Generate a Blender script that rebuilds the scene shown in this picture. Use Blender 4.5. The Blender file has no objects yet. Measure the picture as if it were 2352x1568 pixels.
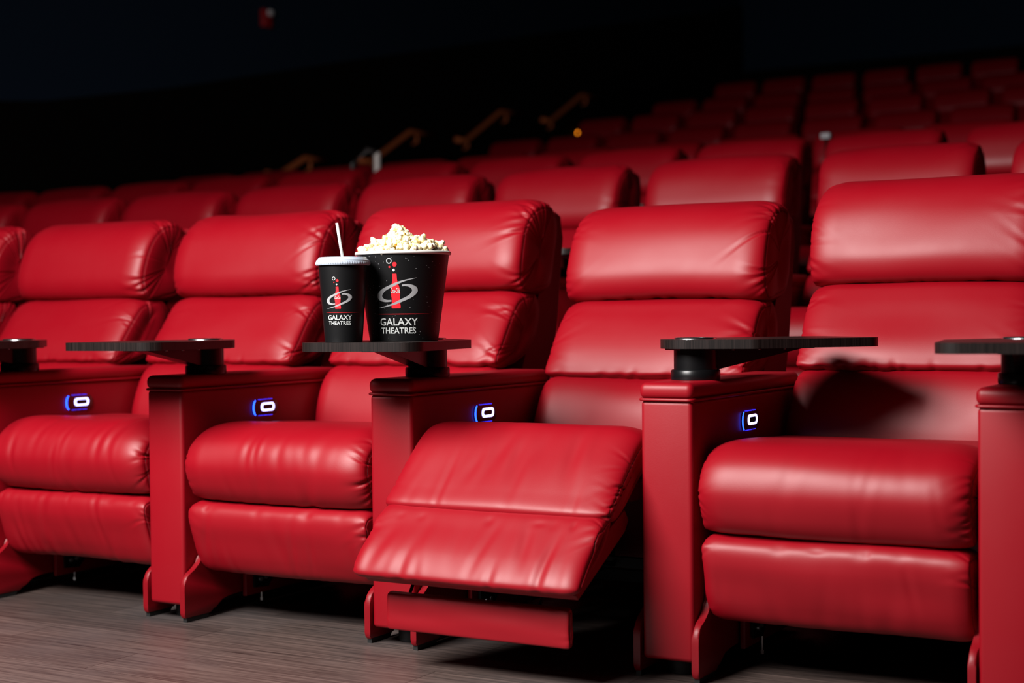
import bpy, bmesh, math, random
import numpy as np
from mathutils import Vector, Matrix

sc = bpy.context.scene
C = sc.collection

# ------------------------------------------------------------------ camera
CAM = (1.4926, -3.1783, 0.8352)
YAW, PITCH, ROLL = 0.5224, -0.01697, -0.01048
fw = Vector((-math.sin(YAW)*math.cos(PITCH), math.cos(YAW)*math.cos(PITCH), math.sin(PITCH)))
rt0 = Vector((math.cos(YAW), math.sin(YAW), 0)); up0 = rt0.cross(fw)
rt = rt0*math.cos(ROLL) + up0*math.sin(ROLL)
up = -rt0*math.sin(ROLL) + up0*math.cos(ROLL)
cd = bpy.data.cameras.new('camera'); cam = bpy.data.objects.new('camera', cd); C.objects.link(cam)
cam.matrix_world = Matrix(((rt.x, up.x, -fw.x, CAM[0]), (rt.y, up.y, -fw.y, CAM[1]),
                           (rt.z, up.z, -fw.z, CAM[2]), (0, 0, 0, 1)))
cd.sensor_width = 36; cd.lens = 3495.72*36/2352; cd.clip_end = 100; cd.clip_start = .05
cd.dof.use_dof = True; cd.dof.focus_distance = 3.75; cd.dof.aperture_fstop = 2.2
sc.camera = cam
# ------------------------------------------------------------------ world, lights, exposure
w = bpy.data.worlds.new('world'); sc.world = w; w.use_nodes = True
w.node_tree.nodes['Background'].inputs[0].default_value = (.25, .4, 1, 1)
w.node_tree.nodes['Background'].inputs[1].default_value = 0.0006
def area(name, loc, target, size, power, col=(1, 1, 1), sy=None):
    l = bpy.data.lights.new(name, 'AREA'); l.shape = 'RECTANGLE'; l.size = size; l.size_y = sy or size
    l.energy = power; l.color = col
    o = bpy.data.objects.new(name, l); C.objects.link(o); o.location = loc
    o.rotation_euler = (Vector(target)-Vector(loc)).to_track_quat('-Z', 'Y').to_euler()
    return o
area('house_light', (-1.4, -2.85, 3.02), (-.6, 1.2, .6), 1.9, 318, (1, .965, .94), 1.5).data.spread = math.radians(150)
sc.view_settings.view_transform = 'Standard'; sc.view_settings.look = 'None'
sc.view_settings.gamma = 1; sc.view_settings.use_curve_mapping = False
sc.view_settings.exposure = 0.0

# ------------------------------------------------------------------ materials
def mat(name, col, rough=.5, metal=0, spec=.5, emit=None, es=0, coat=0):
    m = bpy.data.materials.new(name); m.use_nodes = True
    b = m.node_tree.nodes['Principled BSDF']
    b.inputs['Base Color'].default_value = (*col, 1); b.inputs['Roughness'].default_value = rough
    b.inputs['Metallic'].default_value = metal; b.inputs['Specular IOR Level'].default_value = spec
    b.inputs['Coat Weight'].default_value = coat
    if emit: b.inputs['Emission Color'].default_value = (*emit, 1); b.inputs['Emission Strength'].default_value = es
    return m
def nd(m, t, **kw):
    n = m.node_tree.nodes.new(t)
    for k, v in kw.items():
        if hasattr(n, k): setattr(n, k, v)
        else: n.inputs[k].default_value = v
    return n
def lk(m, a, b): m.node_tree.links.new(a, b)
def bsdf(m): return m.node_tree.nodes['Principled BSDF']

def leather(name, col, rough, spec=.5):
    m = mat(name, col, rough, spec=spec)
    tc = nd(m, 'ShaderNodeTexCoord')
    v = nd(m, 'ShaderNodeTexVoronoi', Scale=900.0); n = nd(m, 'ShaderNodeTexNoise', Scale=420.0, Detail=3.0)
    lk(m, tc.outputs['Object'], v.inputs['Vector']); lk(m, tc.outputs['Object'], n.inputs['Vector'])
    a = nd(m, 'ShaderNodeMath', operation='ADD'); lk(m, v.outputs[0], a.inputs[0]); lk(m, n.outputs[0], a.inputs[1])
    b = nd(m, 'ShaderNodeBump', Strength=.12, Distance=.0006); lk(m, a.outputs[0], b.inputs['Height'])
    lk(m, b.outputs[0], bsdf(m).inputs['Normal'])
    r = nd(m, 'ShaderNodeMapRange'); n2 = nd(m, 'ShaderNodeTexNoise', Scale=9.0, Detail=2.0)
    lk(m, tc.outputs['Object'], n2.inputs['Vector'])
    r.inputs['To Min'].default_value = rough-.05; r.inputs['To Max'].default_value = rough+.05
    lk(m, n2.outputs[0], r.inputs['Value']); lk(m, r.outputs[0], bsdf(m).inputs['Roughness'])
    return m
RED = leather('red_leather', (.25, .0003, .0062), .46, .37)
REDP = leather('red_leather_plate', (.20, .0003, .0050), .45, .35)
SEAM = mat('dark_thread', (.06, .001, .003), .7)
BLK = mat('black_plastic', (.0035, .0035, .004), .32, spec=.3)
MECH = mat('black_steel', (.0025, .0025, .003), .6, 0, .2)
CHROME = mat('chrome', (.75, .76, .78), .22, 1)
STEEL = mat('zinc_steel', (.65, .65, .66), .35, .9)
RUB = mat('black_rubber', (.006, .006, .006), .6)
PANEL = mat('dark_red_plastic', (.09, .006, .008), .35)
LEDB = mat('blue_led', (.0, .02, .2), .4, emit=(.01, .06, 1.0), es=6)
LEDD = mat('blue_led_dim', (.0, .01, .1), .4, emit=(.04, .03, 1.0), es=1.2)
LEDW = mat('white_blue_led', (.1, .1, .3), .4, emit=(.45, .42, 1.0), es=3.5)
WHITE = mat('white_plastic', (.43, .49, .58), .35)
STRAW = mat('straw_plastic', (.60, .60, .60), .35)
CUP = mat('black_paper_print', (.004, .004, .0045), .42, spec=.3)
RIM = mat('white_paper_rim', (.62, .60, .57), .5)
PW = mat('white_print', (.60, .62, .61), .5)
PR = mat('red_print', (.80, .012, .022), .5)
PG = mat('silver_print', (.33, .33, .34), .45)
NAVY = mat('navy_fabric', (.013, .026, .050), .95, spec=.1)
DARK = mat('black_wainscot', (.0035, .0022, .0018), .9, spec=.1)
COPPER = mat('copper_rail', (.80, .19, .06), .45, .1)
CEIL = mat('dark_ceiling', (.004, .004, .005), .95, spec=.1)
CARPET = mat('dark_carpet', (.008, .006, .007), 1.0, spec=.05)
ALARM = mat('red_alarm', (.45, .01, .015), .4)
LENS = mat('alarm_lens', (.8, .75, .78), .2)
AMBER = mat('amber_led', (.3, .1, .0), .4, emit=(1, .26, .01), es=6)

# wood tray
WOOD = mat('espresso_wood', (.02, .012, .011), .38, spec=.35)
def _wood():
    m = WOOD; tc = nd(m, 'ShaderNodeTexCoord'); mp = nd(m, 'ShaderNodeMapping'); mp.inputs['Scale'].default_value = (700, 700, 6)
    lk(m, tc.outputs['Object'], mp.inputs[0]); n = nd(m, 'ShaderNodeTexNoise', Scale=1.0, Detail=4.0); lk(m, mp.outputs[0], n.inputs['Vector'])
    r = nd(m, 'ShaderNodeValToRGB'); r.color_ramp.elements[0].position = .35; r.color_ramp.elements[1].position = .7
    r.color_ramp.elements[0].color = (.0045, .003, .0028, 1); r.color_ramp.elements[1].color = (.021, .0135, .0125, 1)
    lk(m, n.outputs[0], r.inputs[0]); lk(m, r.outputs[0], bsdf(m).inputs['Base Color'])
    b = nd(m, 'ShaderNodeBump', Strength=.2, Distance=.0005); lk(m, n.outputs[0], b.inputs['Height']); lk(m, b.outputs[0], bsdf(m).inputs['Normal'])
_wood()
# vinyl plank floor
FLOOR = mat('vinyl_planks', (.08, .06, .05), .42)
def _floor():
    m = FLOOR; tc = nd(m, 'ShaderNodeTexCoord')
    br = nd(m, 'ShaderNodeTexBrick', offset=.37); lk(m, tc.outputs['Object'], br.inputs['Vector'])
    for k, v in dict(Scale=1.0).items(): br.inputs[k].default_value = v
    br.inputs['Brick Width'].default_value = 1.22; br.inputs['Row Height'].default_value = .18
    br.inputs['Mortar Size'].default_value = .0016; br.inputs['Mortar Smooth'].default_value = .1; br.inputs['Bias'].default_value = 0
    br.inputs['Color1'].default_value = (.72, .72, .72, 1); br.inputs['Color2'].default_value = (1.15, 1.15, 1.15, 1); br.inputs['Mortar'].default_value = (.45, .45, .45, 1)
    mp = nd(m, 'ShaderNodeMapping'); mp.inputs['Scale'].default_value = (1.2, 26, 1); lk(m, tc.outputs['Object'], mp.inputs[0])
    n = nd(m, 'ShaderNodeTexNoise', Scale=3.0, Detail=8.0, Roughness=.62, Distortion=.5); lk(m, mp.outputs[0], n.inputs['Vector'])
    r = nd(m, 'ShaderNodeValToRGB'); r.color_ramp.elements[0].position = .3; r.color_ramp.elements[1].position = .74
    r.color_ramp.elements[0].color = (.024, .017, .015, 1); r.color_ramp.elements[1].color = (.150, .104, .090, 1)
    lk(m, n.outputs[0], r.inputs[0])
    n3 = nd(m, 'ShaderNodeTexNoise', Scale=1.6, Detail=4.0); lk(m, tc.outputs['Object'], n3.inputs['Vector'])
    mx0 = nd(m, 'ShaderNodeMix', data_type='RGBA', blend_type='MIX'); mx0.inputs[7].default_value = (.062, .058, .060, 1)
    mr = nd(m, 'ShaderNodeMapRange'); mr.inputs['From Min'].default_value = .42; mr.inputs['From Max'].default_value = .66; mr.inputs['To Max'].default_value = .55
    lk(m, n3.outputs[0], mr.inputs['Value']); lk(m, mr.outputs[0], mx0.inputs[0]); lk(m, r.outputs[0], mx0.inputs[6])
    mx = nd(m, 'ShaderNodeMix', data_type='RGBA', blend_type='MULTIPLY'); mx.inputs[0].default_value = 1
    lk(m, mx0.outputs[2], mx.inputs[6]); lk(m, br.outputs[0], mx.inputs[7]); lk(m, mx.outputs[2], bsdf(m).inputs['Base Color'])
    b = nd(m, 'ShaderNodeBump', Strength=.25, Distance=.001); lk(m, n.outputs[0], b.inputs['Height']); lk(m, b.outputs[0], bsdf(m).inputs['Normal'])
_floor()
# popcorn
POP = mat('popcorn', (.9, .85, .6), .6)
def _pop():
    m = POP; tc = nd(m, 'ShaderNodeTexCoord'); oi = nd(m, 'ShaderNodeObjectInfo')
    n = nd(m, 'ShaderNodeTexNoise', Scale=95.0, Detail=2.0, noise_dimensions='4D'); lk(m, tc.outputs['Object'], n.inputs['Vector'])
    mu = nd(m, 'ShaderNodeMath', operation='MULTIPLY'); mu.inputs[1].default_value = 40; lk(m, oi.outputs['Random'], mu.inputs[0]); lk(m, mu.outputs[0], n.inputs['W'])
    r = nd(m, 'ShaderNodeValToRGB'); e = r.color_ramp.elements
    e[0].position = .30; e[0].color = (.42, .17, .015, 1); e[1].position = .60; e[1].color = (.86, .80, .62, 1)
    x = e.new(.34); x.color = (.80, .50, .06, 1); x = e.new(.41); x.color = (.84, .68, .30, 1)
    ad = nd(m, 'ShaderNodeMath', operation='MULTIPLY_ADD'); ad.inputs[1].default_value = .14; lk(m, oi.outputs['Random'], ad.inputs[0]); lk(m, n.outputs[0], ad.inputs[2])
    sb = nd(m, 'ShaderNodeMath', operation='SUBTRACT'); sb.inputs[1].default_value = .06; lk(m, ad.outputs[0], sb.inputs[0])
    lk(m, sb.outputs[0], r.inputs[0]); lk(m, r.outputs[0], bsdf(m).inputs['Base Color'])
    bsdf(m).inputs['Subsurface Weight'].default_value = .0
_pop()

# ------------------------------------------------------------------ helpers
def thing(name, label, cat, loc=(0, 0, 0), rotz=0, group=None):
    o = bpy.data.objects.new(name, None); C.objects.link(o); o.empty_display_size = .1
    o.location = loc; o.rotation_euler = (0, 0, rotz); o['label'] = label; o['category'] = cat
    if group: o['group'] = group
    return o
def tag(o, label, cat, group=None):
    o['label'] = label; o['category'] = cat
    if group: o['group'] = group
    return o
def link_mesh(name, me, m, parent=None, label=None):
    if m and not me.materials: me.materials.append(m)
    o = bpy.data.objects.new(name, me); C.objects.link(o)
    if parent: o.parent = parent
    if label: o['label'] = label
    return o
def grid_mesh(name, V, F, smooth=True):
    me = bpy.data.meshes.new(name)
    V = np.asarray(V, dtype=np.float32).reshape(-1, 3)
    me.vertices.add(len(V)); me.vertices.foreach_set('co', V.ravel())
    quads = np.array([f for f in F if len(f) == 4], dtype=np.int32) if isinstance(F, list) else F
    others = [f for f in F if len(f) != 4] if isinstance(F, list) else []
    tot = quads.size + sum(len(f) for f in others)
    me.loops.add(tot); me.polygons.add(len(quads)+len(others))
    li = np.concatenate([quads.ravel()] + [np.array(f, dtype=np.int32) for f in others]) if others else quads.ravel()
    me.loops.foreach_set('vertex_index', li.astype(np.int32))
    ls = np.concatenate([np.arange(len(quads))*4] + ([quads.size+np.cumsum([0]+[len(f) for f in others[:-1]])] if others else [])).astype(np.int32)
    me.polygons.foreach_set('loop_start', ls)
    if smooth: me.polygons.foreach_set('use_smooth', np.ones(len(quads)+len(others), dtype=bool))
    me.update(calc_edges=True); me.validate()
    return me
def from_bm(name, bm, smooth=False):
    bmesh.ops.recalc_face_normals(bm, faces=bm.faces)
    me = bpy.data.meshes.new(name); bm.to_mesh(me); bm.free()
    if smooth:
        for p in me.polygons: p.use_smooth = True
    return me
def auto(me, ang=40):
    for p in me.polygons: p.use_smooth = True
    bm = bmesh.new(); bm.from_mesh(me)
    for e in bm.edges:
        if len(e.link_faces) == 2 and e.calc_face_angle(0) > math.radians(ang): e.smooth = False
    bm.to_mesh(me); bm.free(); return me
def bx(bm, lo, hi, bev=0, seg=3):
    r = bmesh.ops.create_cube(bm, size=1)
    vs = r['verts']
    for v in vs:
        v.co = Vector([lo[i]+(v.co[i]+.5)*(hi[i]-lo[i]) for i in range(3)])
    if bev:
        es = list({e for v in vs for e in v.link_edges})
        bmesh.ops.bevel(bm, geom=es, offset=bev, segments=seg, profile=.5, affect='EDGES')
def cyl(bm, a, b, r1, r2=None, n=24, caps=True):
    a = Vector(a); b = Vector(b); d = b-a
    q = d.to_track_quat('Z', 'Y').to_matrix().to_4x4(); q.translation = (a+b)/2
    bmesh.ops.create_cone(bm, cap_ends=caps, segments=n, radius1=r1, radius2=r1 if r2 is None else r2, depth=d.length, matrix=q)
def tube(bm, pts, r, n=8, closed=False):
    pts = [Vector(p) for p in pts]; rings = []
    N = len(pts)
    for i, p in enumerate(pts):
        if closed: t = pts[(i+1) % N]-pts[i-1]
        else: t = pts[min(i+1, N-1)]-pts[max(i-1, 0)]
        t.normalize(); a = Vector((0, 0, 1)) if abs(t.z) < .9 else Vector((0, 1, 0))
        u = t.cross(a).normalized(); v = u.cross(t)
        rings.append([bm.verts.new(p+(u*math.cos(2*math.pi*k/n)+v*math.sin(2*math.pi*k/n))*r) for k in range(n)])
    for i in range(N if closed else N-1):
        A, B = rings[i], rings[(i+1) % N]
        for k in range(n): bm.faces.new((A[k], A[(k+1) % n], B[(k+1) % n], B[k]))
    if not closed: bm.faces.new(rings[0]); bm.faces.new(rings[-1])
def lathe(bm, prof, n=64, c=(0, 0, 0)):
    rings = [[bm.verts.new((c[0]+r*math.cos(2*math.pi*k/n), c[1]+r*math.sin(2*math.pi*k/n), c[2]+z)) for k in range(n)] if r > 1e-6
             else [bm.verts.new((c[0], c[1], c[2]+z))] for r, z in prof]
    for A, B in zip(rings, rings[1:]):
        for k in range(n):
            k2 = (k+1) % n
            if len(A) == 1 and len(B) == 1: continue
            if len(A) == 1: bm.faces.new((A[0], B[k], B[k2]))
            elif len(B) == 1: bm.faces.new((A[k], A[k2], B[0]))
            else: bm.faces.new((A[k], A[k2], B[k2], B[k]))
def prism_x(bm, poly, x0, x1, bev=0):
    a = [bm.verts.new((x0, y, z)) for y, z in poly]; b = [bm.verts.new((x1, y, z)) for y, z in poly]
    f = [bm.faces.new(a), bm.faces.new(b)]
    n = len(poly)
    for i in range(n): f.append(bm.faces.new((a[i], a[(i+1) % n], b[(i+1) % n], b[i])))
    if bev:
        es = [e for ff in f[:2] for e in ff.edges]
        bmesh.ops.bevel(bm, geom=es, offset=bev, segments=2, profile=.5, affect='EDGES')
def prism_z(bm, poly, z0, z1, bev=0):
    a = [bm.verts.new((x, y, z0)) for x, y in poly]; b = [bm.verts.new((x, y, z1)) for x, y in poly]
    f = [bm.faces.new(a), bm.faces.new(b)]; n = len(poly)
    for i in range(n): bm.faces.new((a[i], a[(i+1) % n], b[(i+1) % n], b[i]))
    if bev:
        es = [e for ff in f for e in ff.edges]
        bmesh.ops.bevel(bm, geom=es, offset=bev, segments=2, profile=.5, affect='EDGES')
def rrect(u0, u1, v0, v1, r, n=8):
    if not hasattr(r, '__len__'): r = [r]*4
    out = []
    for (cx, cy, a0, rr) in ((u1-r[0], v0+r[0], -90, r[0]), (u1-r[1], v1-r[1], 0, r[1]), (u0+r[2], v1-r[2], 90, r[2]), (u0+r[3], v0+r[3], 180, r[3])):
        for k in range(n+1):
            a = math.radians(a0+90*k/n); out.append((cx+rr*math.cos(a), cy+rr*math.sin(a)))
    return out
def smooth_path(pts, closed=True, N=200):
    P = np.array(pts, float); n = len(P); out = []
    rng = range(n) if closed else range(n-1)
    for i in rng:
        if closed: p0, p1, p2, p3 = P[i-1], P[i], P[(i+1) % n], P[(i+2) % n]
        else: p0, p1, p2, p3 = P[max(i-1, 0)], P[i], P[i+1], P[min(i+2, n-1)]
        for t in np.linspace(0, 1, 24, endpoint=False):
            out.append(.5*((2*p1)+(-p0+p2)*t+(2*p0-5*p1+4*p2-p3)*t*t+(-p0+3*p1-3*p2+p3)*t**3))
    if not closed: out.append(P[-1])
    Q = np.array(out); Qc = np.vstack([Q, Q[:1]]) if closed else Q
    d = np.r_[0, np.cumsum(np.linalg.norm(np.diff(Qc, axis=0), axis=1))]
    t = np.linspace(0, d[-1], N, endpoint=not closed)
    return np.stack([np.interp(t, d, Qc[:, k]) for k in range(Q.shape[1])], 1), d[-1]

# ------------------------------------------------------------------ the upholstered cushion
def cushion(name, prof, x0, x1, seed, R=.05, inset=.03, tilt=0, corners=((.06, 5), (.42, 6)), fold=.004, flen=.06,
            wr=0, wra=.002, gather=(), N=150, M=90, panel=.010, slack=.0015, hiseam=False, square=0, sqc=0):
    """prof: closed loop (y,z), from the lower front up the front, over the top, down the back."""
    rg = np.random.default_rng(seed)
    Pq, L = smooth_path(prof, True, N)
    s = np.arange(N)/N*L
    tg = np.roll(Pq, -1, 0)-np.roll(Pq, 1, 0); tg /= np.linalg.norm(tg, axis=1)[:, None]
    nrm = np.stack([-tg[:, 1], tg[:, 0]], 1)
    area2 = (Pq[:, 0]*np.roll(Pq[:, 1], -1)-np.roll(Pq[:, 0], -1)*Pq[:, 1]).sum()
    if area2 > 0: nrm = -nrm
    ct, st = math.cos(tilt), math.sin(tilt)
    Rm = np.array([[ct, st], [-st, ct]])
    c = (Pq.max(0)+Pq.min(0))/2
    q = (Pq-c)@Rm.T
    c = c + ((q.max(0)+q.min(0))/2)@Rm; q = (Pq-c)@Rm.T
    h = q.max(0)
    xc, W = (x0+x1)/2, (x1-x0)
    st_x, st_i, st_a = [], [], []
    flat = np.linspace(0, W/2-R, M//2)
    for x in flat: st_x.append(x); st_i.append(0); st_a.append(0)
    for k in range(1, 23):
        a = k/22*math.pi/2; st_x.append(W/2-R+R*math.sin(a)); st_i.append(inset*(1-math.cos(a))); st_a.append(a*.9)
    seam0 = len(st_x); st_x += [W/2-.0002, W/2+.0012]; st_i += [inset+.0055, inset+.0060]; st_a += [1.2, 1.3]
    K = 12; mx = min(h)*.96
    for k in range(1, K+1):
        f = k/K; st_x.append(W/2+.0012+panel*math.sin(min(1, f*1.15)*math.pi)*.9*(1-f*.3)); st_i.append(inset+.0060+(mx-inset-.006)*f**1.2); st_a.append(1.45)
    X = np.array([-x for x in st_x[::-1]][:-1]+st_x); I = np.array(st_i[::-1][:-1]+st_i); A = np.array([-a for a in st_a[::-1]][:-1]+st_a)
    S = len(X)
    sq = np.abs((s-sqc*L+L/2) % L-L/2)/L
    wgt = 1-square*np.exp(-(sq/.055)**2)
    Iw = np.minimum(I[:, None]*np.where(I[:, None] < inset+.0065, wgt[None, :], wgt[None, :]+(1-wgt[None, :])*np.clip((I[:, None]-inset)/.05, 0, 1)), min(h)*.97)
    Y = (q[None, :, :]*(1-Iw[:, :, None]/h[None, None, :]))@Rm + c
    nx = np.sin(A)[:, None]*np.ones((1, N)); nyz = np.cos(A)[:, None, None]*nrm[None]
    d = (W/2-np.abs(X)); side = np.sign(X)
    disp = np.zeros((S, N))
    def wrapd(a, b): return (a-b+L/2) % L-L/2
    for sg in (-1, 1):
        mask = (side == sg)
        dd = d[mask][:, None]
        for cf, cnt in corners:
            for k in range(cnt):
                sk = (cf+rg.normal()*.045)*L; wk = rg.uniform(.0032, .0062); lk_ = flen*rg.uniform(.35, 1.0); ak = fold*rg.uniform(.35, 1.25)*(1 if sg > 0 else .45); sl = rg.uniform(-.8, .8)
                dp = np.maximum(dd, 0); dn = np.maximum(-dd, 0)
                u = wrapd(s[None, :], sk+sl*dp)
                prf = np.exp(-(u/(wk*(1+dp/.05)))**2) - .28*np.exp(-((np.abs(u)-wk*1.9*(1+dp/.05))/(wk*.9))**2)
                disp[mask] -= ak*prf*np.exp(-dp/lk_)*np.exp(-dn*40)*(1-.5*np.exp(-dp/.003))
    for k in range(wr):
        xk = rg.uniform(-W*.45, W*.45); wk = rg.uniform(.008, .018); sl = rg.uniform(-.22, .22); s0 = rg.uniform(.06, .30)*L; ls = rg.uniform(.05, .11)
        a = wra*.8*rg.uniform(.3, 1.1)
        u = X[:, None]-(xk+sl*(s[None, :]-s0))
        disp -= a*(np.exp(-(u/wk)**2)-.5*np.exp(-((u-2*wk)/wk)**2)-.4*np.exp(-((u+2*wk)/wk)**2))*np.exp(-((s[None, :]-s0)/ls)**2)*np.cos(A)[:, None]
    for (gf, gn, ga) in gather:
        for k in range(gn):
            xk = rg.uniform(-W*.46, W*.46); wk = rg.uniform(.006, .02); ls = rg.uniform(.008, .022)
            disp -= ga*rg.uniform(.3, 1.2)*np.exp(-((X[:, None]-xk)/wk)**2)*np.exp(-(wrapd(s[None, :], gf*L)/ls)**2)
    for k in range(7):
        fx, fs = rg.uniform(3, 16), rg.integers(1, 5)*2*math.pi/L
        disp += slack*.6*np.sin(X[:, None]*fx+rg.uniform(0, 6))*np.sin(s[None, :]*fs+rg.uniform(0, 6))
    V = np.zeros((S, N, 3))
    V[:, :, 0] = xc+X[:, None]+nx*disp; V[:, :, 1:] = Y+nyz*disp[:, :, None]
    idx = np.arange(S*N).reshape(S, N); nx_ = np.roll(idx, -1, 1)
    F = np.stack([idx[:-1], nx_[:-1], nx_[1:], idx[1:]], -1).reshape(-1, 4)
    if area2 > 0: F = F[:, ::-1]
    caps = [list(map(int, idx[0][::-1])), list(map(int, idx[-1]))]
    if area2 > 0: caps = [f[::-1] for f in caps]
    me = grid_mesh(name, V, [tuple(map(int, f)) for f in F]+caps)
    if hiseam:
        me.materials.append(RED); me.materials.append(SEAM)
        mi = np.zeros(len(me.polygons), dtype=np.int32); c0 = (S-1)//2
        for sg in (-1, 1):
            i = c0+sg*seam0 if sg > 0 else c0-seam0-1
            mi[i*N:(i+1)*N] = 1
        me.polygons.foreach_set('material_index', mi)
    return me

S_ = .76; W_ = .13
XL, XR = W_+.012, S_-.012
def prof_shift(P, dy=0, dz=0, rot=0, piv=(.6, .5)):
    out = []
    for y, z in P:
        a, b = y-piv[0], z-piv[1]; out.append((piv[0]+a*math.cos(rot)+b*math.sin(rot)+dy, piv[1]-a*math.sin(rot)+b*math.cos(rot)+dz))
    return out
HEAD = [(.835, .905), (.785, .925), (.768, .975), (.785, 1.045), (.815, 1.11), (.86, 1.160), (.92, 1.190), (.985, 1.195), (1.035, 1.17), (1.06, 1.11), (1.05, 1.0), (1.01, .92), (.93, .893)]
BACKC = [(.648, .69), (.645, .715), (.668, .765), (.712, .825), (.75, .87), (.79, .903), (.845, .915), (.92, .915), (.96, .86), (.93, .77), (.84, .70), (.72, .672)]
LUMB = [(.565, .46), (.565, .53), (.585, .60), (.618, .655), (.66, .685), (.72, .69), (.78, .66), (.80, .58), (.76, .47), (.68, .40), (.60, .41)]
SHELL = [(.70, .12), (.70, .40), (.86, .72), (.98, .95), (1.03, 1.13), (1.06, 1.165), (1.10, 1.15), (1.115, 1.08), (1.06, .80), (.96, .45), (.90, .12)]
SEATC = [(.14, .42), (.15, .50), (.20, .53), (.35, .532), (.50, .525), (.62, .50), (.64, .44), (.58, .40), (.35, .39), (.20, .39)]
ROLL_ = [(.04, .337), (.006, .348), (-.019, .385), (-.030, .440), (-.008, .495), (.04, .530), (.10, .545), (.19, .545), (.26, .525), (.27, .46), (.22, .38), (.12, .345)]
LOWP = [(.085, .132), (.052, .143), (.028, .178), (.009, .225), (-.005, .275), (.0, .315), (.03, .335), (.07, .337), (.13, .32), (.15, .24), (.14, .16), (.10, .135)]
ROLLR = [(-.128, .366), (-.158, .388), (-.125, .43), (-.055, .50), (.015, .558), (.06, .572), (.12, .560), (.155, .525), (.12, .490), (.05, .440), (-.05, .372)]
LOWR = [(-.262, .226), (-.288, .230), (-.294, .248), (-.262, .292), (-.205, .345), (-.165, .378), (-.135, .386), (-.10, .375), (-.105, .352), (-.16, .302), (-.215, .252)]

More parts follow.
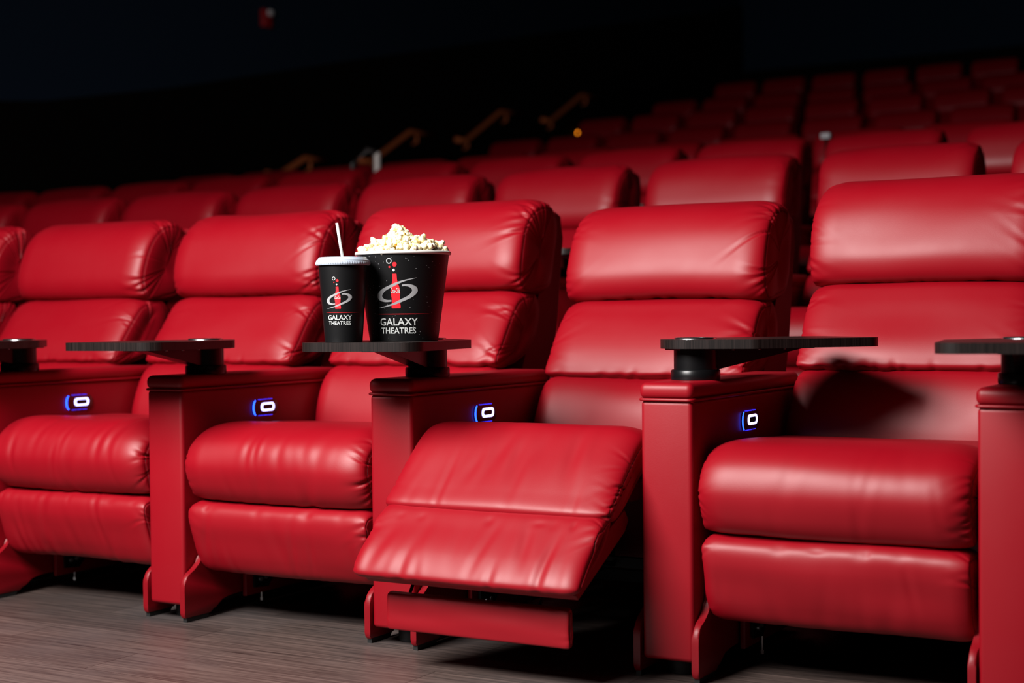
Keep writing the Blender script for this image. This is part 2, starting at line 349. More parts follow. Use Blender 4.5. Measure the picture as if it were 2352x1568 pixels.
def make_recliner(seed, hi=True, reclined=False, wr=8, detail=True, wra=.0015, gx=.176):
    N, M = (170, 110) if hi else (64, 26)
    root = thing('recliner', 'x', 'recliner')
    kw = dict(N=N, M=M, hiseam=hi)
    k = 1.0 if hi else .9
    rr = dict(rot=math.radians(1.5), dy=.012, dz=-.027) if reclined else {}
    P = lambda q: prof_shift(q, **rr) if reclined else q
    link_mesh('headrest', cushion('headrest', P(HEAD), XL-.004, XR+.004, seed, R=.075, inset=.030, tilt=-.42, fold=.0085, flen=.042,
              corners=((.06, 5), (.24, 2), (.38, 7), (.48, 4)), gather=((.02, 12, .004),), panel=.004, slack=.002, square=.75, **kw), RED, root)
    link_mesh('back_cushion', cushion('back_cushion', P(BACKC), XL, XR, seed+1, R=.085, inset=.030, tilt=-.6, fold=.0062, flen=.05,
              corners=((.03, 5), (.2, 3), (.38, 4)), gather=((.0, 14, .004), (.97, 8, .003)), panel=.004, slack=.002, square=.6, **kw), RED, root)
    link_mesh('lumbar_cushion', cushion('lumbar_cushion', P(LUMB), XL+.002, XR-.002, seed+2, R=.05, inset=.022, tilt=-.4, fold=.003, flen=.04,
              corners=((.25, 4),), panel=.003, slack=.002, **kw), RED, root)
    bm = bmesh.new(); prism_x(bm, P([(y, z if z > .13 else (.12 if detail else 0)) for y, z in SHELL]), XL+.012, XR-.012, .01); link_mesh('back_shell', from_bm('back_shell', bm), REDP, root)
    link_mesh('seat_cushion', cushion('seat_cushion', SEATC, XL+.002, XR-.002, seed+3, R=.04, inset=.02, corners=((.2, 3),), fold=.003, N=N//2+10, M=M//2, panel=.002), RED, root)
    fp, lp = (ROLLR, LOWR) if reclined else (ROLL_, LOWP)
    foot = link_mesh('footrest', cushion('footrest', fp, XL+.002, XR-.002, seed+4, R=.075, inset=.032, tilt=(-.95 if reclined else 0), fold=.0055, flen=.020,
              corners=((.05, 4), (.15, 6), (.26, 3)), wr=wr, wra=wra, gather=((.0, 8, .002),), panel=.002, square=.7, **kw), RED, root)
    link_mesh('leg_panel', cushion('leg_panel', lp, XL+.006, XR-.006, seed+5, R=.04, inset=.018, tilt=(-.85 if reclined else 0), fold=.003, flen=.03,
              corners=((.35, 4), (.05, 2)), wr=wr, wra=wra, gather=((.38 if not reclined else .40, 6, .002),), panel=.002, square=.6, sqc=.37, **kw), RED, foot)
    if not detail: return root
    # kick plates beside the arm, one each side
    poly, _ = smooth_path([(-.021, .018), (-.021, .06), (-.020, .105), (-.008, .128), (.02, .142), (.05, .168), (.066, .21), (.07, .25)], False, 26)
    poly = [tuple(p) for p in poly]
    tail, _ = smooth_path([(.235, .05), (.17, .048), (.12, .038), (.095, .018)], False, 10)
    poly = poly+[(.075, .29), (.235, .29)]+[tuple(p) for p in tail]+[(.085, .012), (-.015, .012)]
    for xa, xb, sh in ((W_+.003, W_+.020, 0), (S_-.020, S_-.003, .018)):
        bm = bmesh.new(); prism_x(bm, [(y+sh, z) for y, z in poly], xa, xb, .004)
        pl = link_mesh('kick_plate', auto(from_bm('kick_plate', bm)), REDP, root)
        bm = bmesh.new(); prism_x(bm, [(-.012+sh, 0), (-.012+sh, .0125), (.08+sh, .0125), (.07+sh, 0)], xa+.002, xb-.002); link_mesh('rubber_glide', from_bm('rubber_glide', bm), RUB, pl)
    for xa, xb in ((W_+.026, W_+.040), (S_-.040, S_-.026)):
        bm = bmesh.new(); prism_x(bm, [(.215, .038), (.215, .33), (.62, .38), (.62, .038)], xa, xb, .003)
        link_mesh('side_board', auto(from_bm('side_board', bm)), REDP, root)
    # black mechanism
    bm = bmesh.new()
    for xa, xb in ((W_+.045, W_+.052), (S_-.052, S_-.045)):
        prism_x(bm, [(.24, .06), (.24, .36), (.66, .36), (.66, .04), (.52, .04), (.48, .10), (.34, .10), (.30, .055)], xa, xb)
    bx(bm, (W_+.045, .26, .20), (S_-.045, .285, .225)); bx(bm, (W_+.045, .60, .10), (S_-.045, .63, .13)); bx(bm, (.33, .28, .14), (.40, .60, .20))
    bx(bm, (W_+.045, .45, .355), (S_-.045, .66, .385))
    fr = link_mesh('mechanism', from_bm('mechanism', bm), MECH, root)
    for xa, sg in ((W_+.0525, 1), (S_-.0525, -1)):
        for y, z in ((.262, .125), (.262, .082), (.285, .085), (.275, .30), (.30, .30)):
            bm = bmesh.new(); cyl(bm, (xa, y, z), (xa+.006*sg, y, z), .006, n=10)
            link_mesh('bolt', from_bm('bolt', bm), STEEL, fr)
    for x in (gx, S_-.03):
        bm = bmesh.new(); lathe(bm, [(0, 0), (.027, 0), (.028, .004), (.014, .009), (0, .009)], 20, (x, .31, 0))
        g = link_mesh('glide_foot', from_bm('glide_foot', bm, True), RUB, root)
        bm = bmesh.new(); cyl(bm, (x, .31, .008), (x, .31, .06), .003, n=10); cyl(bm, (x, .31, .008), (x, .31, .018), .006, n=6)
        link_mesh('threaded_stem', from_bm('threaded_stem', bm), STEEL, g)
    if reclined:
        bm = bmesh.new(); prism_x(bm, [(-.270, .228), (-.10, .352), (-.02, .385), (.0, .36), (-.02, .335), (-.255, .216)], XL+.03, XR-.018, .003)
        link_mesh('footrest_board', from_bm('footrest_board', bm), REDP, root)
        bar = [(-.216, .100), (-.219, .14), (-.216, .178), (-.208, .184), (-.198, .182), (-.194, .14), (-.197, .102), (-.207, .097)]
        link_mesh('footrest_flap', cushion('footrest_flap', bar, .197, .684, seed+9, R=.012, inset=.004, corners=((.1, 2),), fold=.001, N=60, M=60, panel=.001, slack=.0006), RED, root)
        for x in (.25, .60):
            bm = bmesh.new()
            tube(bm, [(x, -.205, .17), (x, -.14, .26)], .004); tube(bm, [(x-.04, .30, .20), (x-.04, -.06, .27), (x, -.19, .22)], .007); tube(bm, [(x-.05, .35, .30), (x-.05, .02, .24), (x, -.10, .34)], .007)
            link_mesh('linkage_arm', from_bm('linkage_arm', bm), MECH, root)
        bm = bmesh.new(); bx(bm, (XL+.02, .02, .40), (XR-.02, .60, .44)); link_mesh('seat_box', from_bm('seat_box', bm), REDP, root)
    return root

# ------------------------------------------------------------------ armrest console with swivel tray
def stadium(cx, cz, hw, hh, r, n=6):
    return [(cx+u, cz+v) for u, v in rrect(-hw, hw, -hh, hh, r, n)]
def hull(P):
    P = sorted(set((round(a, 6), round(b, 6)) for a, b in P))
    def half(Q):
        h = []
        for p in Q:
            while len(h) > 1 and (h[-1][0]-h[-2][0])*(p[1]-h[-2][1])-(h[-1][1]-h[-2][1])*(p[0]-h[-2][0]) <= 1e-9: h.pop()
            h.append(p)
        return h[:-1]
    return half(P)+half(P[::-1])
def make_arm(heading):
    root = thing('armrest', 'x', 'armrest')
    bm = bmesh.new(); bx(bm, (.001, .001, .042), (W_-.001, .72, .638), .011, 4)
    # fuller panels: push the front middle out a little
    for v in bm.verts:
        pass
    b = link_mesh('arm_body', auto(from_bm('arm_body', bm), 50), RED, root)
    bm = bmesh.new(); bx(bm, (-.0025, -.004, .6405), (W_+.0025, .722, .678), .016, 5)
    for v in bm.verts:
        if v.co.z > .66:
            t = max(0, 1-abs((v.co.x-W_/2)/(W_/2))**2); v.co.z += .002*t
    pad = link_mesh('arm_pad', auto(from_bm('arm_pad', bm), 60), RED, root)
    pts = [(x, y, .6395) for x, y in rrect(-.001, W_+.001, -.002, .72, .012, 5)]
    bm = bmesh.new(); tube(bm, pts, .0036, 8, True); link_mesh('piping', from_bm('piping', bm, True), RED, pad)
    for y in (.09, .62):
        bm = bmesh.new(); lathe(bm, [(0, 0), (.034, 0), (.036, .004), (.036, .034), (.030, .044), (0, .044)], 28, (.065, y, 0)); link_mesh('foot', auto(from_bm('foot', bm)), RUB, root)
    # control panel on the right flank
    yz = stadium(.358, .5725, .054, .0225, .014)
    bm = bmesh.new(); prism_x(bm, yz, W_-.003, W_+.0035, .001); cp = link_mesh('control_panel', auto(from_bm('control_panel', bm)), PANEL, root)
    xx = W_+.0042
    def flat(name, loop_o, loop_i, m, x=xx, closed=True):
        bm = bmesh.new(); A = [bm.verts.new((x, *p)) for p in loop_o]; B = [bm.verts.new((x, *p)) for p in loop_i]
        A2 = [bm.verts.new((x-.0012, *p)) for p in loop_o]; B2 = [bm.verts.new((x-.0012, *p)) for p in loop_i]
        n = len(A); rng = range(n) if closed else range(n-1)
        for i in rng:
            j = (i+1) % n; bm.faces.new((A[i], A[j], B[j], B[i])); bm.faces.new((A[i], A2[i], A2[j], A[j])); bm.faces.new((B[i], B[j], B2[j], B2[i]))
        return link_mesh(name, from_bm(name, bm), m, cp)
    flat('power_button_ring', stadium(.366, .5735, .0315, .0130, .0115), stadium(.366, .5735, .0225, .0065, .006), LEDW, xx+.0008)
    bm = bmesh.new(); prism_x(bm, stadium(.366, .5735, .0225, .0065, .006), xx-.003, xx+.0004); link_mesh('power_button', from_bm('power_button', bm), BLK, cp)
    o, i = [], []
    for k in range(17):
        a = math.radians(110+140*k/16)
        o.append((.316+.0135*math.cos(a)*1.3, .5725+.0245*math.sin(a))); i.append((.316+.0085*math.cos(a)*1.3, .5725+.0215*math.sin(a)))
    flat('light_strip', o, i, LEDB, closed=False)
    for zz, m in ((.5725+.0235, LEDD), (.5725-.0235, LEDD)):
        for yy in (.335, .357, .380):
            bm = bmesh.new(); bx(bm, (W_-.001, yy-.008, zz-.0011), (xx, yy+.008, zz+.0011)); link_mesh('light_dash', from_bm('light_dash', bm), m, cp)
    # post and tray
    P0 = Vector((.065, .175, 0))
    bm = bmesh.new(); lathe(bm, [(.0, .70), (.0515, .70), (.0515, .752), (0, .752)], 40, P0); cyl(bm, (P0.x, P0.y, .676), (P0.x, P0.y, .75), .0505, n=40)
    post = link_mesh('tray_post', auto(from_bm('tray_post', bm)), BLK, root)
    bm = bmesh.new(); lathe(bm, [(.05, .678), (.0575, .678), (.0585, .682), (.0585, .700), (.056, .703), (.05, .703)], 40, P0); link_mesh('post_collar', auto(from_bm('post_collar', bm)), BLK, post)
    hc, hs = math.cos(heading), math.sin(heading)
    def tw(u, v): return (P0.x+u*hc-v*hs, P0.y+u*hs+v*hc)
    cand = [(.083*math.cos(a*math.pi/24), .083*math.sin(a*math.pi/24)) for a in range(48)]
    for cx, cy, r in ((.373, -.113, .05), (.373, .103, .05), (.078, -.133, .03), (.078, .123, .03)):
        cand += [(cx+r*math.cos(a*math.pi/20), cy+r*math.sin(a*math.pi/20)) for a in range(40)]
    loop = [tw(u, v) for u, v in hull(cand)]
    bm = bmesh.new(); prism_z(bm, loop, .7535, .775, .0018); tr = link_mesh('tray_table', auto(from_bm('tray_table', bm), 30), WOOD, root)
    bm = bmesh.new(); lathe(bm, [(.040, .7705), (.041, .7785), (.046, .7795), (.050, .778), (.051, .7745)], 48, P0); link_mesh('cup_ring', auto(from_bm('cup_ring', bm), 60), CHROME, tr)
    bm = bmesh.new(); cyl(bm, (P0.x, P0.y, .774), (P0.x, P0.y, .7757), .040, n=40); link_mesh('cup_well', from_bm('cup_well', bm), BLK, tr)
    ang = math.radians(0)
    def tb(a, b): return tw(a*math.cos(ang)-b*math.sin(ang), a*math.sin(ang)+b*math.cos(ang))
    bm = bmesh.new()
    prof = [(.03, .7535), (.28, .7535), (.28, .749), (.05, .703), (.03, .703)]
    L = [bm.verts.new((*tb(a, -.022), z)) for a, z in prof]; R_ = [bm.verts.new((*tb(a, .022), z)) for a, z in prof]
    bm.faces.new(L); bm.faces.new(R_)
    for k in range(5): bm.faces.new((L[k], L[(k+1) % 5], R_[(k+1) % 5], R_[k]))
    loop = [tb(u, v) for u, v in rrect(-.06, .30, -.05, .05, .01, 2)]; prism_z(bm, loop, .7495, .7536)
    br = link_mesh('tray_bracket', from_bm('tray_bracket', bm), BLK, tr)
    for a, b_ in ((.08, -.038), (.15, -.038), (.22, -.038), (.08, .038), (.15, .038), (.22, .038)):
        x, y = tb(a, b_); bm = bmesh.new(); cyl(bm, (x, y, .7475), (x, y, .7497), .0035, n=8); link_mesh('screw', from_bm('screw', bm), STEEL, br)
    return root

def copy_tree(o, parent=None):
    c = o.copy(); C.objects.link(c)
    if parent: c.parent = parent
    for ch in o.children: copy_tree(ch, c)
    return c
ORD = ['first', 'second', 'third', 'fourth', 'fifth', 'sixth', 'seventh', 'eighth', 'ninth', 'tenth', 'eleventh', 'twelfth', 'thirteenth', 'fourteenth']

# ------------------------------------------------------------------ the room
TIERS = [(0, 0), (1.22, .306), (3.32, .619), (5.62, .94), (10.45, 1.678), (12.62, 2.159), (14.8, 2.636), (16.6, 3.111)]
XWL, XWR, YB, YF, ZC = -8.9, 7.5, 23.5, -9.0, 9.5
def build_room():
    prof = [(YF, 0)]
    for k, (y, z) in enumerate(TIERS[1:]):
        prof += [(y, TIERS[k][1]), (y, z)]
    prof += [(YB, TIERS[-1][1])]
    bm = bmesh.new(); rows = []
    A = [bm.verts.new((XWL, y, z)) for y, z in prof]; B = [bm.verts.new((XWR, y, z)) for y, z in prof]
    for i in range(len(prof)-1):
        f = bm.faces.new((A[i], B[i], B[i+1], A[i+1])); f.material_index = 0 if i == 0 else 1
    me = bpy.data.meshes.new('floor'); bm.to_mesh(me); bm.free(); me.materials.append(FLOOR); me.materials.append(CARPET)
    o = link_mesh('floor', me, None); o['kind'] = 'structure'
    def slab(name, lo, hi, m):
        bm = bmesh.new(); bx(bm, lo, hi); o = link_mesh(name, from_bm(name, bm), m); o['kind'] = 'structure'; return o
    slab('ceiling', (XWL-.2, YF-.2, ZC), (XWR+.2, YB+.2, ZC+.2), CEIL)
    slab('wall_left', (XWL-.2, YF-.2, -.2), (XWL, YB+.2, ZC), NAVY)
    slab('wall_right', (XWR, YF-.2, -.2), (XWR+.2, YB+.2, ZC), CEIL)
    slab('wall_back', (XWL, YB, -.2), (XWR, YB+.2, ZC), NAVY)
    slab('wall_front', (XWL, YF-.2, -.2), (XWR, YF, ZC), CEIL)
    bm = bmesh.new()
    prism_x(bm, [(YF, 0), (YF, 2.7), (6.03, 2.73), (6.53, 2.79), (8.22, 3.12), (11.1, 3.78), (15.2, 4.69), (21.4, 6.04), (YB, 6.52), (YB, 3.111)]
            + [p for k in range(len(TIERS)-1, 0, -1) for p in ((TIERS[k][0], TIERS[k][1]), (TIERS[k][0], TIERS[k-1][1]))], XWL, XWL+.04)
    o = link_mesh('trim_1', from_bm('trim_1', bm), DARK); o['kind'] = 'structure'
    slab('trim_2', (XWL+.04, YB-.04, 3.112), (XWR, YB, 5.3), DARK)
build_room()

# ------------------------------------------------------------------ front row
LAB1 = {-5: 'red leather recliner cut off by the left edge of the photo, front row',
        -4: 'front-row red recliner leftmost of those whose whole headrest shows, crinkled leg panel',
        -3: 'front-row red recliner with its headrest directly left of the drink cup straw',
        -2: 'front-row red recliner whose headrest stands behind the popcorn bucket',
        -1: 'red recliner with its footrest swung out and a loose flap below it',
        0: 'large red recliner at the right with upright footrest, rightmost in the front row'}
for k in range(-5, 1):
    r = make_recliner(100+k*17, True, k == -1, wr={-4: 18, -3: 16, -2: 12, -1: 16, 0: 7}.get(k, 8), wra={-4: .0045, -3: .0030, -2: .0020, -1: .0021, 0: .0012}.get(k, .0015), gx={0: .176, -2: .148, -3: .150, -4: .134}.get(k, .16))
    r.location = (k*S_, 0, 0); r['label'] = LAB1[k]; r['group'] = 'front row recliners'
HEADS = {1: 280.5, 0: 50.3, -1: 279.7, -2: 273.5, -3: 272}
LABA = {1: 'red armrest cut off by the right edge of the photo, with swivel tray',
        0: 'red armrest between the swung-out footrest and the rightmost recliner, tray turned right',
        -1: 'red armrest whose dark tray carries the cup and popcorn bucket',
        -2: 'red armrest with an empty dark tray, second armrest front visible from the left',
        -3: 'red armrest at far left, front hidden, with a lit blue switch on its flank',
        -4: 'red armrest beyond the left edge'}
ARM1 = {}
for k in (1, 0, -1, -2, -3):
    a = make_arm(math.radians(HEADS[k])); a.location = (k*S_, 0, 0); a['label'] = LABA[k]; a['group'] = 'front row armrests'; ARM1[k] = a

# ------------------------------------------------------------------ rows behind
proto = make_recliner(777, False, False, wr=3)
proto2 = make_recliner(911, False, False, wr=3)
far = make_recliner(555, False, False, wr=0, detail=False)
armp = make_arm(math.radians(284))
used = set()
def place(src, loc, label, group, fresh=[]):
    if src.name in used: o = copy_tree(src)
    else: o = src; used.add(src.name)
    o.location = loc; o['label'] = label; o['group'] = group
    return o
def proj(x, y, z):
    d = Vector((x, y, z))-Vector(CAM); zc = d.dot(fw)
    return (1176+3495.7*d.dot(rt)/zc, 784-3495.7*d.dot(up)/zc) if zc > .1 else (-9999, 0)
#       x of the first seat, y, z, count
ROWS = [(.1175-8*S_, 1.97, .306, 9), (-8.149, 4.07, .619, 11), (-8.285, 6.53, .94, 14), (-7.738, 11.31, 1.678, 10), (-7.694, 13.49, 2.159, 9), (-7.648, 15.69, 2.636, 8), (-7.438, 17.48, 3.111, 7)]
for ri, (xs, y, z, n) in enumerate(ROWS):
    seats = []
    for k in range(n):
        x = xs+k*S_
        a = proj(x+.14, y+.9, z+1.1)[0]; b = proj(x+.76, y+1.05, z+1.1)[0]
        if b > 4 and a < 2348: seats.append(x)
    for j, x in enumerate(seats):
        src = (proto, proto2)[j % 2] if ri < 2 else far
        dim = ['red leather', 'red leather', 'dim red', 'dark red', 'dark red', 'dark red', 'barely lit dark red'][ri]
        place(src, (x, y, z), f'{dim} recliner in the {ORD[ri+1]} row, {ORD[j]} headrest from the left', f'recliners in the {ORD[ri+1]} row')
    if ri < 2:
        for j, x in enumerate(seats):
            if (ri, j) in SKIP_ARMS if 'SKIP_ARMS' in globals() else False: continue
            place(armp, (x, y, z), f'red armrest in the {ORD[ri+1]} row, left of that row\'s {ORD[j]} visible headrest', f'armrests in the {ORD[ri+1]} row')

# ------------------------------------------------------------------ cup and popcorn bucket on the tray
ZT = .7752
def wrap(me, rad, ang0, sc_, cz, off, cx, cy):
    """flat decal (x right, y up, metres) laid on a cone of radius rad(z); ang0 faces the camera"""
    for v in me.vertices:
        u, h, t = v.co.x*sc_, v.co.y*sc_+cz, v.co.z
        r = rad(h)+off+t; a = ang0+u/rad(h)
        v.co = (cx+r*math.cos(a), cy+r*math.sin(a), h)
def text_mesh(s, size, shear=0, ext=0, spacing=1.0):
    cu = bpy.data.curves.new('t', 'FONT'); cu.body = s; cu.size = size; cu.align_x = 'CENTER'; cu.shear = shear; cu.space_character = spacing
    cu.offset = size*.012; cu.resolution_u = 3
    o = bpy.data.objects.new('t', cu); C.objects.link(o); dg = bpy.context.evaluated_depsgraph_get()
    me = bpy.data.meshes.new_from_object(o.evaluated_get(dg)); bpy.data.objects.remove(o); 
    xs = [v.co.x for v in me.vertices]; ys = [v.co.y for v in me.vertices]
    return me, min(xs), max(xs), min(ys), max(ys)
def fit_text(s, x0, x1, y0, y1, **kw):
    me, a, b, c, d = text_mesh(s, 1, **kw)
    for v in me.vertices:
        v.co.x = x0+(v.co.x-a)/(b-a)*(x1-x0); v.co.y = y0+(v.co.y-c)/(d-c)*(y1-y0); v.co.z = 0
    return me
def strip(pa, pb, n=40):
    A, _ = smooth_path(pa, False, n); B, _ = smooth_path(pb, False, n)
    m = 9
    V = [(*(A[i]+(B[i]-A[i])*j/(m-1)), 0) for j in range(m) for i in range(n)]
    me = bpy.data.meshes.new('s'); me.from_pydata(V, [], [(j*n+i, j*n+i+1, (j+1)*n+i+1, (j+1)*n+i) for j in range(m-1) for i in range(n-1)]); return me
def disc(cx, cy, r, ri=0, n=24):
    V = [(cx+r*math.cos(2*math.pi*k/n), cy+r*math.sin(2*math.pi*k/n), 0) for k in range(n)]
    if ri:
        V += [(cx+ri*math.cos(2*math.pi*k/n), cy+ri*math.sin(2*math.pi*k/n), 0) for k in range(n)]
        F = [(k, (k+1) % n, n+(k+1) % n, n+k) for k in range(n)]
    else: F = [tuple(range(n))]
    me = bpy.data.meshes.new('d'); me.from_pydata(V, [], F); return me
def join(mes):
    V, F = [], []
    for me in mes:
        o = len(V); V += [tuple(v.co) for v in me.vertices]; F += [tuple(i+o for i in p.vertices) for p in me.polygons]
    me = bpy.data.meshes.new('j'); me.from_pydata(V, [], F); return me
def subdiv(me):
    bm = bmesh.new(); bm.from_mesh(me); bmesh.ops.triangulate(bm, faces=bm.faces)
    bmesh.ops.subdivide_edges(bm, edges=[e for e in bm.edges if e.calc_length() > 12], cuts=2, use_grid_fill=True); bm.to_mesh(me); bm.free(); return me
# artwork in units of the photograph's own enlargement; logo centre x = 918, y up
def art():
    K = lambda pts: [(x-918, -(y-1085)) for x, y in pts]
    Ao = [(1077, 583), (1000, 596), (930, 614), (870, 637), (800, 668), (756, 704), (750, 735), (773, 760), (820, 773), (874, 770)]
    Ai = [(1077, 586), (1000, 606), (940, 628), (885, 655), (830, 682), (800, 710), (797, 733), (815, 749), (845, 757), (874, 756)]
    sy = lambda P: [(1836-x, 1406-y) for x, y in P]
    silver = join([strip(K(Ao), K(Ai)), strip(K(sy(Ao)), K(sy(Ai)))])
    hw = [(550, 15), (553, 17), (600, 19), (630, 26), (660, 34), (690, 38), (715, 36), (745, 32), (770, 32), (800, 36), (818, 36), (824, 30)]
    bottle = strip(K([(905-w+(y-550)*.018, y) for y, w in hw]), K([(905+w+(y-550)*.018, y) for y, w in hw]), 50)
    red = join([disc(908-918, -(477-1085), 18), disc(867-918, -(497-1085), 8)])
    white = join([disc(864-918, -(450-1085), 22, 16), disc(900-918, -(522-1085), 10)])
    script = fit_text('Coca-Cola', 871-918, 944-918, -(702-1085), -(664-1085), shear=.35)
    g = fit_text('GALAXY', 769-918, 1080-918, -(960-1085), -(900-1085))
    t = fit_text('THEATRES', 776-918, 1062-918, -(1024-1085), -(975-1085))
    line = strip([(735-918, 1085-868), (960-918, 1085-866), (1190-918, 1085-868)], [(735-918, 1085-869), (960-918, 1085-872), (1190-918, 1085-869)], 50)
    rg = random.Random(4); st = []
    for k in range(110):
        st.append(disc(rg.uniform(-330, 420), rg.uniform(20, 720), rg.choice((1.6, 2.2, 3.0)), 0, 6))
    return dict(silver=silver, bottle=bottle, red=red, white=white, script=script, text=join([g, t]), line=line, stars=join(st))
def vessel(name, label, cat, pos, rad, h, body_prof, sc_, ang_off, stars, dz=0):
    root = thing(name, label, cat, (pos[0], pos[1], ZT))
    bm = bmesh.new(); lathe(bm, body_prof, 96); body = link_mesh('body', auto(from_bm('body', bm), 50), CUP, root)
    ang0 = math.atan2(CAM[1]-pos[1], CAM[0]-pos[0])+ang_off
    for nm, key, m, off in (('emblem_swoosh', 'silver', PG, .0006), ('emblem_bottle', 'bottle', PR, .0005), ('bottle_script', 'script', PW, .0012), ('bubble', 'red', PR, .0006),
                            ('bubble_ring', 'white', PW, .0006), ('lettering', 'text', PW, .0007), ('underline', 'line', PR, .0006), ('star_print', 'stars', PG, .0004)):
        if key == 'stars' and not stars: continue
        me = ART[key].copy()
        if key in ('silver', 'bottle', 'line'): pass
        wrap(me, rad, ang0, sc_, dz, off, 0, 0)
        for p_ in me.polygons: p_.use_smooth = True
        link_mesh(nm, me, m, body)
    return root
ART = art()
BP = (-.646, -.006); CP = (-.707, -.177)
brad = lambda z: .0855+(.1155-.0855)*min(max(z, 0), .222)/.216
bucket = vessel('popcorn_bucket', 'large black popcorn bucket with white rim, heaped with popcorn, on the tray', 'bucket', BP, brad, .216,
                [(0, .004), (.080, .004), (.083, 0), (.0855, .001), (.1155, .216), (.1135, .216), (.0835, .012), (0, .012)], .000309, -math.radians(9.5), True)
bm = bmesh.new()
lathe(bm, [(.1140, .2135), (.1185, .2135), (.1205, .2165), (.1200, .2205), (.1170, .2225), (.1135, .2215), (.1128, .217)], 96)
link_mesh('rim', auto(from_bm('rim', bm), 60), RIM, bucket)
crad = lambda z: .0455+(.0600-.0455)*min(max(z, 0), .196)/.194
cup = vessel('drink_cup', 'tall black paper drink cup with a white lid, standing left of the popcorn bucket', 'cup', CP, crad, .194,
             [(0, .005), (.042, .005), (.0435, 0), (.0455, .001), (.0600, .194), (.058, .194), (.0445, .01), (0, .01)], .000194, -math.radians(12.5), False, .030)
bm = bmesh.new()
lathe(bm, [(.0590, .186), (.0645, .186), (.0660, .189), (.0660, .1935), (.0645, .1955), (.0645, .198), (.0600, .2005), (.0590, .2045), (.0575, .2055), (.052, .2045), (.050, .2035), (0, .2035)], 96)
lid = link_mesh('lid', auto(from_bm('lid', bm), 50), WHITE, cup)
bm = bmesh.new()
for k in range(72):
    a = 2*math.pi*k/72; c_, s_ = math.cos(a), math.sin(a)
    cyl(bm, (c_*.0655, s_*.0655, .1885), (c_*.0655, s_*.0655, .1935), .0011, n=6)
link_mesh('lid_ribs', from_bm('lid_ribs', bm), WHITE, lid)
straw = thing('drinking_straw', 'white straw sticking up out of the cup lid', 'straw', (CP[0], CP[1], ZT))
bm = bmesh.new(); d0 = rt*(-.0); tp = rt*-.0135
tube(bm, [Vector((0, 0, .05))+rt*.012, Vector((0, 0, .204))-rt*.0005, Vector((0, 0, .289))+tp], .0036, 14)
C.objects.unlink(straw); bpy.data.objects.remove(straw)
st = link_mesh('drinking_straw', from_bm('drinking_straw', bm, True), STRAW); st.location = (CP[0], CP[1], ZT)
tag(st, 'white straw sticking up out of the cup lid', 'straw')

# popcorn
def pop_mesh(seed):
    rg = random.Random(seed); bm = bmesh.new()
    n = rg.randint(4, 6)
    for k in range(n):
        d = Vector((rg.gauss(0, 1), rg.gauss(0, 1), rg.gauss(0, 1))).normalized()*rg.uniform(.0040, .0068)
        r = rg.uniform(.0040, .0064)
        res = bmesh.ops.create_icosphere(bm, subdivisions=2, radius=r, matrix=Matrix.Translation(d))
        ph = [rg.uniform(0, 6) for _ in range(3)]
        for v in res['verts']:
            q = v.co-d; s = 1+.20*math.sin(q.x*900+ph[0])*math.sin(q.y*850+ph[1])+.13*math.sin(q.z*1300+ph[2]); v.co = d+q*s
    return from_bm('popcorn_piece', bm, True)
pops = [pop_mesh(k) for k in range(8)]
for p in pops: p.materials.append(POP)
rg = random.Random(11)
RB = .112; zt = ZT+.219
def heap(x, y):
    r = math.hypot(x, y)/RB
    lx = x*rt.x+y*rt.y   # along the photo's horizontal
    base = .006+.034*max(0, 1-(r)**1.7)
    base += .020*math.exp(-((lx+.012)/.024)**2)*max(0, 1-r*r)+.006*math.exp(-((lx-.055)/.015)**2)
    return base
# bed under the loose pieces
bm = bmesh.new(); n = 48; rings = []
for i in range(13):
    r = RB*.985*i/12
    rings.append([bm.verts.new((BP[0]+r*math.cos(2*math.pi*k/n), BP[1]+r*math.sin(2*math.pi*k/n), zt-.012+heap(r*math.cos(2*math.pi*k/n), r*math.sin(2*math.pi*k/n))+rg.uniform(-.003, .003))) for k in range(n)] if i else [bm.verts.new((BP[0], BP[1], zt-.012+heap(0, 0)))])
for i in range(12):
    for k in range(n):
        if i == 0: bm.faces.new((rings[0][0], rings[1][k], rings[1][(k+1) % n]))
        else: bm.faces.new((rings[i][k], rings[i+1][k], rings[i+1][(k+1) % n], rings[i][(k+1) % n]))
lowr = [bm.verts.new((BP[0]+.084*math.cos(2*math.pi*k/n), BP[1]+.084*math.sin(2*math.pi*k/n), ZT+.05)) for k in range(n)]
for k in range(n): bm.faces.new((rings[12][k], lowr[k], lowr[(k+1) % n], rings[12][(k+1) % n]))
bed = link_mesh('popcorn', from_bm('popcorn', bm, True), POP); bed['kind'] = 'stuff'; tag(bed, 'packed popcorn filling the black bucket below the loose top pieces', 'popcorn')
placed = []
tries = 0
while len(placed) < 150 and tries < 9000:
    tries += 1
    a = rg.uniform(0, 2*math.pi); r = RB*.97*math.sqrt(rg.random()); x, y = r*math.cos(a), r*math.sin(a)
    toward = -(x*fw.x+y*fw.y)     # nearer to the viewer = positive
    if toward < -.045: continue
    z = zt+heap(x, y)-.004+rg.uniform(-.004, .004)
    if all((x-p[0])**2+(y-p[1])**2+(z-p[2])**2 > .0112**2 for p in placed): placed.append((x, y, z))
for (lx, dz) in ((-.020, .066), (-.008, .070), (-.014, .060), (-.001, .058), (.052, .046), (.098, .026), (-.072, .034), (.086, .018), (.100, .017)):
    placed.append((rt.x*lx-fw.x*.01, rt.y*lx-fw.y*.01, zt+dz-.006))
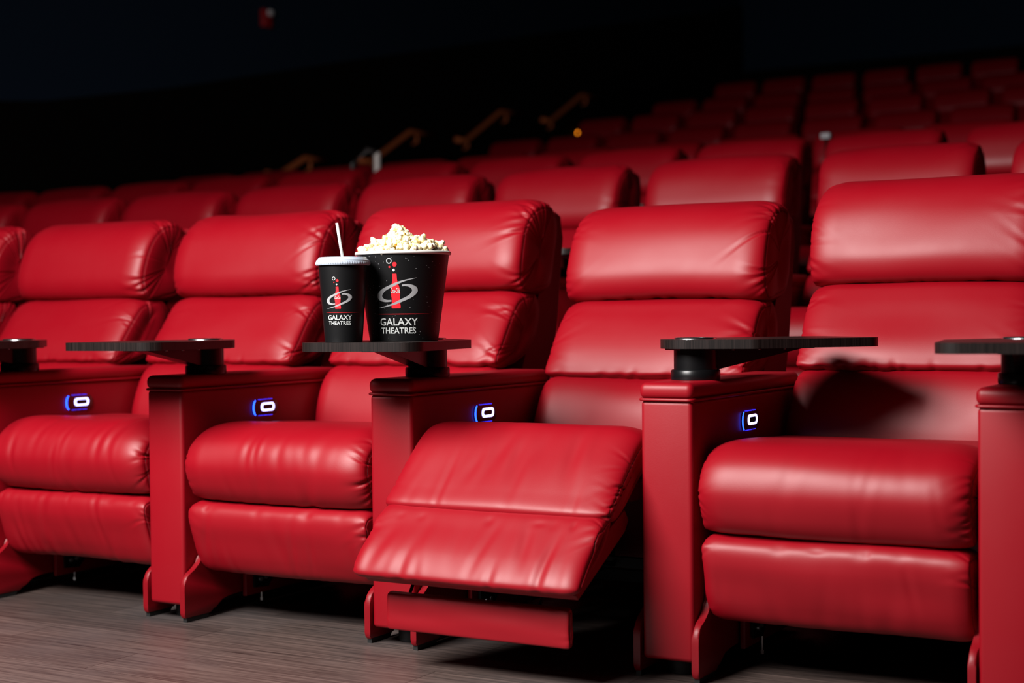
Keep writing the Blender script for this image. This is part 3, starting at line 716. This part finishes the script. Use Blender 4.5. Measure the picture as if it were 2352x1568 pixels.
for x, y, z in placed:
    o = bpy.data.objects.new('popcorn_piece', rg.choice(pops)); C.objects.link(o)
    o.location = (BP[0]+x, BP[1]+y, z); o.rotation_euler = (rg.uniform(0, 6), rg.uniform(0, 6), rg.uniform(0, 6)); s = rg.uniform(.95, 1.3); o.scale = (s, s, s)
    tag(o, 'popped corn piece on top of the heap in the black bucket', 'popcorn', 'loose popcorn pieces heaped on the bucket')

# ------------------------------------------------------------------ rails, alarm, small lights at the back
XR_ = XWL+.11
def wallpt(px, py, X=XR_):
    d = fw+rt*((px-1176)/3495.7)-up*((py-784)/3495.7); t = (X-CAM[0])/d.x; return Vector(CAM)+d*t
RL = ['lowest', 'second', 'third', 'highest']
for k, (a, b, c, e) in enumerate((((640, 402), (700, 364), (746, 369), (712, 385)), ((850, 372), (942, 303), (996, 312), (956, 325)),
                                 ((1068, 324), (1150, 257), (1196, 262), (1163, 276)), ((1262, 279), (1336, 219), (1371, 223), (1343, 232)))):
    A, B, C_, E_ = (wallpt(*q) for q in (a, b, c, e))
    h = thing('handrail', f'copper coloured handrail on the dark side wall, {RL[k]} of the four climbing to the right', 'handrail', (0, 0, 0), 0, 'copper handrails up the side wall')
    bm = bmesh.new(); A0 = Vector((A.x, A.y-.22, A.z)) ; tube(bm, [A0, A, A.lerp(B, .96), B, B.lerp(C_, .15), C_], .034, 10)
    link_mesh('rail', from_bm('rail', bm, True), COPPER, h)
    for P_ in (B.lerp(C_, .3), A.lerp(B, .08)):
        bm = bmesh.new(); tube(bm, [P_, P_+Vector((-.01, 0, -.10)), P_+Vector((-.07, 0, -.13))], .02, 8); link_mesh('bracket', from_bm('bracket', bm, True), COPPER, h)
def raypt(px, py, Y):
    d = fw+rt*((px-1176)/3495.7)-up*((py-784)/3495.7); t = (Y-CAM[1])/d.y; return Vector(CAM)+d*t
h = thing('aisle_railing', 'pale metal railing post rising between third-row headrests, below the second copper handrail', 'railing')
p = raypt(866, 350, 5.5); p2 = raypt(812, 376, 5.32)
bm = bmesh.new(); cyl(bm, (p.x, p.y, .625), (p.x, p.y, p.z), .024, n=16); link_mesh('post', auto(from_bm('post', bm)), mat('satin_metal', (.50, .45, .43), .5, .1), h)
bm = bmesh.new(); tube(bm, [(p.x, p.y, p.z), (p.x-.02, p.y-.1, p.z+.01), tuple(p2), (p2.x, p2.y, .625)], .020, 10); link_mesh('rail', from_bm('rail', bm, True), mat('dark_metal', (.06, .05, .05), .5, .3), h)
p = raypt(1898, 312, 5.45)
g = thing('metal_ledge', 'small pale grey ledge between two third-row headrests at the right', 'ledge', (p.x, p.y, .625))
bm = bmesh.new(); bx(bm, (-.028, -.03, p.z-.625-.020), (.030, .03, p.z-.625+.016), .006, 2); link_mesh('top', auto(from_bm('top', bm)), mat('pale_grey', (.28, .26, .28), .6), g)
bm = bmesh.new(); cyl(bm, (0, 0, 0), (0, 0, p.z-.625-.018), .009, n=12); link_mesh('post', from_bm('post', bm), DARK, g)
p = wallpt(606, 40, XWL+.001)
al = thing('fire_alarm', 'small red fire alarm with a pale strobe lens high on the navy side wall', 'alarm', p)
bm = bmesh.new(); bx(bm, (0, -.07, -.11), (.06, .07, .08), .012, 3); link_mesh('housing', auto(from_bm('housing', bm)), ALARM, al)
bm = bmesh.new(); bx(bm, (.05, -.015, .01), (.095, .06, .08), .02, 4); link_mesh('strobe_lens', auto(from_bm('strobe_lens', bm)), LENS, al)
p = wallpt(1328, 305, XWL+.05)
bm = bmesh.new(); bmesh.ops.create_icosphere(bm, subdivisions=2, radius=.022, matrix=Matrix.Translation(p)); o = link_mesh('wall_light', from_bm('wall_light', bm, True), AMBER)
tag(o, 'tiny amber light glowing low on the dark side wall', 'light')
